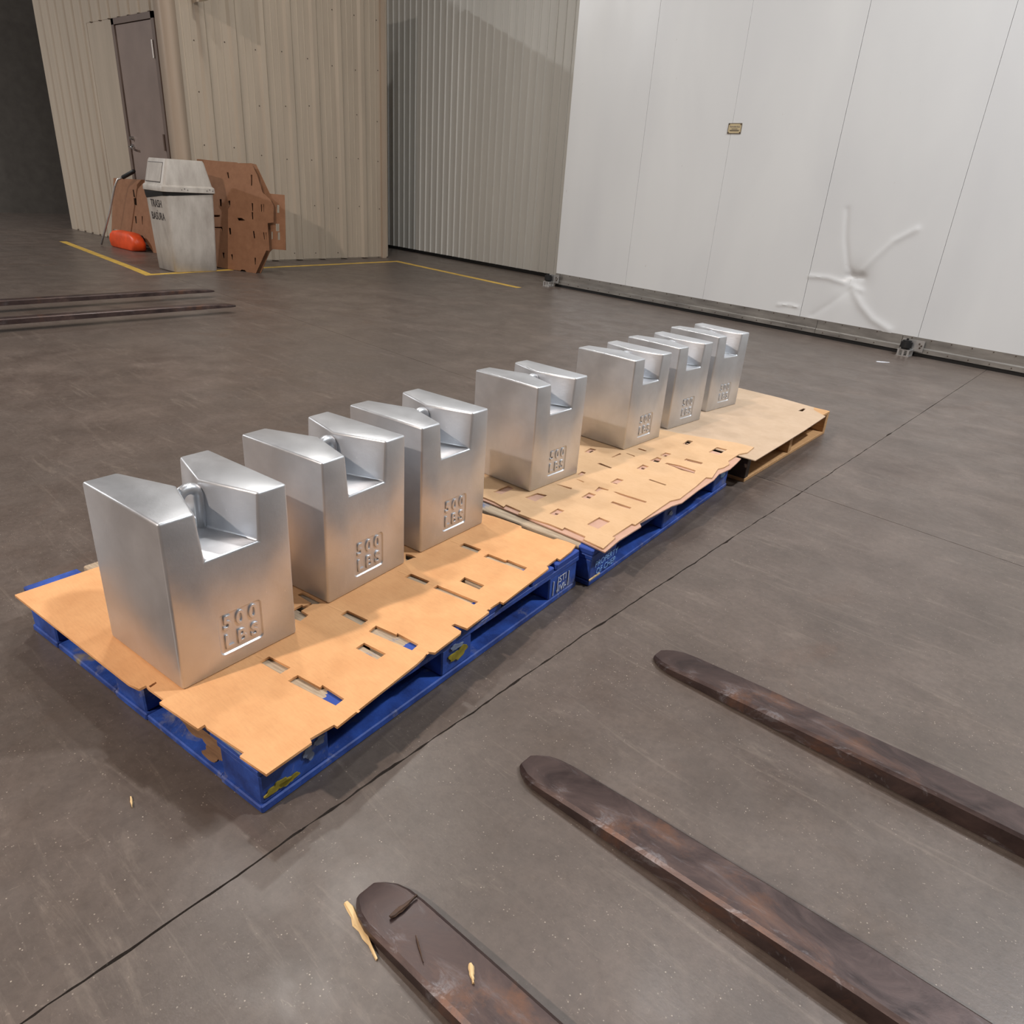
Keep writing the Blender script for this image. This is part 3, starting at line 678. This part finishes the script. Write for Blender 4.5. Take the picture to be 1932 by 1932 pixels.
# ---------------------------------------------------------------- fork tines
def tine(x0, y, ln, rz, wd, zb, label, name='fork_tine', z1=.05, group=None):
    """solid blade: local +x runs from the tip to the heel"""
    bm = bmesh.new(); hw = wd/2
    def ring(x, w_, zt, zbot):   # chamfered cross-section
        c = min(.006, zt*.35)
        return [(x, -w_, zbot), (x, w_, zbot), (x, w_, zt-c), (x, w_-c*1.3, zt), (x, -w_+c*1.3, zt), (x, -w_, zt-c)]
    st = [(0, .42, .013), (.012, .62, .0165), (.035, .86, .0205), (.06, .97, .0235), (.1, 1, .027), (.3, 1, .036), (.75, 1, z1), (ln, 1, z1+.004)]
    loft(bm, [ring(x, hw*k, zt+zb, zb+.002) for x, k, zt in st])
    bmesh.ops.recalc_face_normals(bm, faces=bm.faces[:])
    o = autosmooth(from_bm(name, bm, 'fork'), 30); o.location = (x0, y, 0); o.rotation_euler = (0, 0, rz)
    return tag(o, label, 'fork', group)
tine(-.757, .566, 1.35, R(.3), .108, 0, 'rusty brown steel fork tine with wood splinters lying on it')
tine(-.762, 1.030, 1.35, R(.9), .106, 0, 'long brown steel fork tine with orange rust, between the two other tines')
tine(-.768, 1.628, 1.35, R(-.1), .106, 0, 'narrow dark fork tine with a pale worn tip, beside the middle blue pallet')
o = tine(-6.19, 3.36, 2.3, R(-90.5), .1, .055, 'dark raised fork tine with a shadow under it on the floor towards the trash can', z1=.04)
o = tine(-7.02, 3.60, 2.5, R(-89), .1, .055, 'dark raised fork tine next to the yellow line by the trash can', z1=.04)

# ---------------------------------------------------------------- wood splinters
def splinter(p0, p1, wd, z, mat, label, th=.006, name='wood_splinter', n=9):
    a, b = Vector((*p0, 0)), Vector((*p1, 0)); d = b-a; ln = d.length; ang = math.atan2(d.y, d.x)
    bm = bmesh.new(); rings = []
    for k in range(n):
        t_ = k/(n-1); w_ = wd/2*(.35 + .65*math.sin(math.pi*min(1, t_*1.1+.12)))*random.uniform(.72, 1.15); h = th*random.uniform(.6, 1)
        y0 = random.uniform(-1, 1)*wd*.1; x = ln*t_
        rings.append([(x, y0-w_, 0), (x, y0+w_, 0), (x, y0+w_*.5, h), (x, y0-w_*.6, h*.8)])
    loft(bm, rings); bmesh.ops.recalc_face_normals(bm, faces=bm.faces[:])
    o = from_bm(name, bm, mat); o.location = (*p0, z); o.rotation_euler = (0, 0, ang)
    if name != 'wood_splinter': return tag(o, label, 'paper')
    return tag(o, label, 'wood splinter', 'wood splinters on the floor and forks')
splinter((-.768, .528), (-.643, .499), .017, .0005, 'splinter', 'pale pine splinter on the floor along the rusty tine tip')
splinter((-.672, .551), (-.668, .612), .012, .0305, 'bark', 'dark bark strip lying across the tip of the rusty tine')
splinter((-.508, .588), (-.482, .567), .011, .036, 'splinter', 'short pale forked chip on top of the rusty tine')
splinter((-.612, .559), (-.568, .536), .004, .033, 'bark', 'thin dry twig lying on the rusty tine', th=.003)
splinter((-.655, .618), (-.640, .626), .007, .0005, 'splinter', 'tiny pale wood chip on the floor at the far flank of the rusty tine', th=.003, n=5)
splinter((-1.284, .363), (-1.254, .353), .005, .0005, 'splinter', 'thin pale splinter on the floor before the warm brown cardboard pallet', th=.004, n=6)
splinter((-1.72, 6.93), (-1.63, 7.0), .03, .0005, 'lwhite', 'pale paper scrap on the floor below the dented door panel', th=.003, n=5, name='paper_scrap')

# ---------------------------------------------------------------- trash can
tc = empty('trash_can', (-9.0, 4.325, 0)); tag(tc, 'grey plastic trash can with domed swing lid by the beige wall', 'trash can')
bm = bmesh.new()
loft(bm, [[(x, y, z) for x, y in rrect(0, 0, hx, hy, rr)] for z, hx, hy, rr in ((0, .215, .25, .03), (.01, .226, .262, .04), (.3, .236, .275, .045), (.86, .25, .298, .05), (.89, .25, .298, .05))])
autosmooth(from_bm('bin_body', bm, 'bin', tc), 50)
bm = bmesh.new()
loft(bm, [[(x, y, z) for x, y in rrect(0, 0, hx, hy, .05)] for z, hx, hy in ((.79, .2485, .3), (.83, .257, .306), (.872, .26, .309))], False, False)
for v in bm.verts:
    if v.co.z < .85 and v.co.y > -.1: v.co.z = .865
    elif v.co.z < .85 and v.co.x > -.05: v.co.z += .04*min(1, (v.co.x+.05)/.2)
from_bm('bin_liner', bm, 'black', tc)
lid = bpy.data.objects.new('lid', None); link(lid, tc)
bm = bmesh.new()
sec = [(.872, .262, .312, 0, 0, .05), (.876, .27, .318, 0, 0, .055), (.925, .268, .316, 0, 0, .055), (.935, .258, .308, 0, 0, .05), (.945, .245, .295, 0, 0, .045), (1.19, .232, .23, -.008, .003, .04), (1.212, .22, .218, -.008, .003, .035)]
loft(bm, [[(x, y, z) for x, y in rrect(cx, cy, hx, hy, rr)] for z, hx, hy, cx, cy, rr in sec])
autosmooth(from_bm('dome', bm, 'bin', lid), 40)
fl = bpy.data.objects.new('flap', None)
tl = math.atan2(.068, .245)
bm = bmesh.new(); add_box(bm, -.175, .175, -.006, .01, -.1, .105, .004); ff = from_bm('swing_flap', bm, 'bin', lid); ff.location = (-.01, -.2615, 1.065); ff.rotation_euler = (-tl, 0, 0)
bm = bmesh.new()
for q in ((-.182, .182, .105, .111), (-.182, .182, -.107, -.1), (-.182, -.175, -.107, .111), (.175, .182, -.107, .111)): add_box(bm, q[0], q[1], -.0025, .008, q[2], q[3])
fg = from_bm('flap_gap', bm, 'ink', lid); fg.location = ff.location; fg.rotation_euler = ff.rotation_euler
for yy, zz in ((-.1, .9), (-.065, .912), (-.03, .9), (.2, .9), (.235, .912), (.27, .9)):
    bm = bmesh.new(); bmesh.ops.create_icosphere(bm, subdivisions=1, radius=.006, matrix=Matrix.Translation((.269, yy, zz))); from_bm('rivet', bm, 'ink', lid)
ta = math.atan2(.023, .56)
for body, z, sz in (('TRASH', .735, .115), ('.', .685, .1), ('BASURA', .60, .115)):
    o = mesh_obj('stencil', text_mesh(body, sz, .0006), 'ink', tc); o.rotation_euler = (R(90)-ta*-1, 0, 0); o.location = (.012, -.2775 - (z-.3)*.041, z); o.scale = (.78, 1, 1)

# ---------------------------------------------------------------- cardboard leaning by the wall
def leaning(P0, P1, lean, out, holes, label, t=.006, group='flattened cardboard sheets propped up by the trash can'):
    P0, P1 = Vector((*P0, 0)), Vector((*P1, 0)); u = (P1-P0).normalized(); n = Vector((0, 0, 1)).cross(u)
    v = n*math.sin(lean) + Vector((0, 0, 1))*math.cos(lean); w_ = u.cross(v)
    o = mesh_obj('cardboard_sheet', sheet_mesh('cardboard_sheet', out, holes, t), 'cardD')
    mm = Matrix((u, v, w_)).transposed().to_4x4(); mm.translation = P0; o.matrix_world = mm
    return tag(o, label, 'cardboard', group)
F_OUT = [(-.3, 1.239), (-.23, 1.24), (-.084, 1.236), (.038, 1.234), (.343, 1.234), (.386, 1.221), (.567, 1.231), (.652, 1.12), (.738, .93), (.855, .862), (.908, .798), (.922, .609), (.827, .594), (.864, .286), (.811, .281), (.651, 0), (.497, 0), (.475, .02), (.42, .02), (.397, .004), (.125, .004), (.01, .012), (-.3, .004)]
F_H = [[(.185, 1.116), (.212, 1.118), (.223, 1.05), (.201, 1.056)], [(.562, 1.111), (.587, 1.112), (.584, .992), (.563, .991)], [(.205, .801), (.238, .803), (.237, .731), (.221, .733)], [(.578, .798), (.599, .799), (.6, .715), (.581, .713)], [(.579, .698), (.6, .699), (.603, .618), (.581, .617)], [(.353, .614), (.418, .62), (.479, .597), (.429, .585), (.364, .588)], [(.214, .489), (.244, .491), (.252, .417), (.221, .414)], [(.601, .486), (.62, .487), (.635, .406), (.61, .404)], [(.246, .183), (.274, .186), (.276, .109), (.262, .124)], [(.628, .18), (.65, .182), (.645, .101), (.629, .1)], [(.721, .796), (.738, .797), (.737, .713), (.722, .712)], [(.756, .799), (.771, .8), (.771, .716), (.757, .715)], [(.76, .484), (.776, .485), (.787, .404), (.771, .403)], [(.797, .487), (.81, .488), (.814, .407), (.803, .406)], [(.066, .808), (.099, .811), (.098, .725), (.067, .73)], [(-.05, .619), (.075, .628), (.063, .604), (-.044, .595)], [(-.035, .48), (.107, .492), (.112, .424), (.084, .474), (-.029, .469)], [(.104, .19), (.138, .193), (.132, .119), (.115, .125)]]
leaning((-9.09, 4.735), (-8.45, 4.92), R(7), F_OUT, F_H, 'large brown slotted cardboard sheet leaning right behind the trash can')
G_OUT = [(-.1, 1.2), (.371, 1.231), (.51, 1.236), (.585, 1.227), (.799, .92), (1.023, .92), (1.039, .679), (1.059, .306), (.852, .298), (.81, .262), (.673, 0), (.485, 0), (-.1, 0)]
G_H = [[(.911, .803), (.948, .805), (.95, .718), (.913, .715)], [(.895, .591), (.952, .595), (.954, .51), (.902, .51)], [(.928, .497), (.965, .5), (.967, .414), (.93, .411)], [(.828, .496), (.854, .498), (.856, .416), (.834, .406)], [(.775, .789), (.796, .79), (.797, .722), (.779, .72)]]
leaning((-9.106, 4.792), (-8.466, 4.977), R(7), G_OUT, G_H, 'brown cardboard sheet with a square slotted flap, hindmost behind the trash can')
L_OUT = [(-.954, .911), (-.129, .929), (.248, .94), (.455, .542), (.626, .004), (.404, 0), (.231, .088), (.057, .193), (-.34, .207), (-.92, .201), (-.95, 0), (-1.0, .0)]
L_H = [[(-.306, .786), (-.264, .788), (-.214, .678), (-.275, .696)], [(-.265, .675), (-.18, .68), (-.156, .583), (-.242, .591)], [(-.215, .435), (-.164, .439), (-.14, .341), (-.183, .344)], [(.005, .452), (.038, .455), (.046, .342), (.029, .34)]]
leaning((-11.2, 4.72), (-10.3, 4.72), R(10), L_OUT, L_H, 'brown cardboard sheet leaning in front of the grey door')

# ---------------------------------------------------------------- orange bag, pole by the door
bm = bmesh.new()
loft(bm, [[(x*(1+.06*math.sin(9*y+z*14)), y*(1+.05*math.sin(13*x)), z) for x, y in rrect(0, 0, hx, hy, rr, 7)] for z, hx, hy, rr in ((0, .36, .09, .07), (.02, .4, .1, .08), (.1, .41, .1, .08), (.17, .38, .09, .07), (.22, .3, .08, .06), (.235, .2, .04, .035))])
o = autosmooth(from_bm('orange_bag', bm, 'orange'), 60); o.location = (-11.32, 4.60, 0.0)
tag(o, 'bright orange vinyl bag slumped on the floor by the grey door', 'bag')
pe = empty('pole', (-11.8, 4.42, 0)); tag(pe, 'metal pole with a bent black grip leaning by the grey door', 'pole')
tube('shaft', [(0, 0, .014), (.16, .12, .45), (.27, .2, .8), (.31, .24, .9), (.37, .3, .935)], .014, 'galv', pe)
tube('grip', [(.35, .29, .928), (.36, .295, .932), (.6, .35, 1.02), (.62, .355, 1.028)], [.018, .026, .026, .016], 'black', pe)
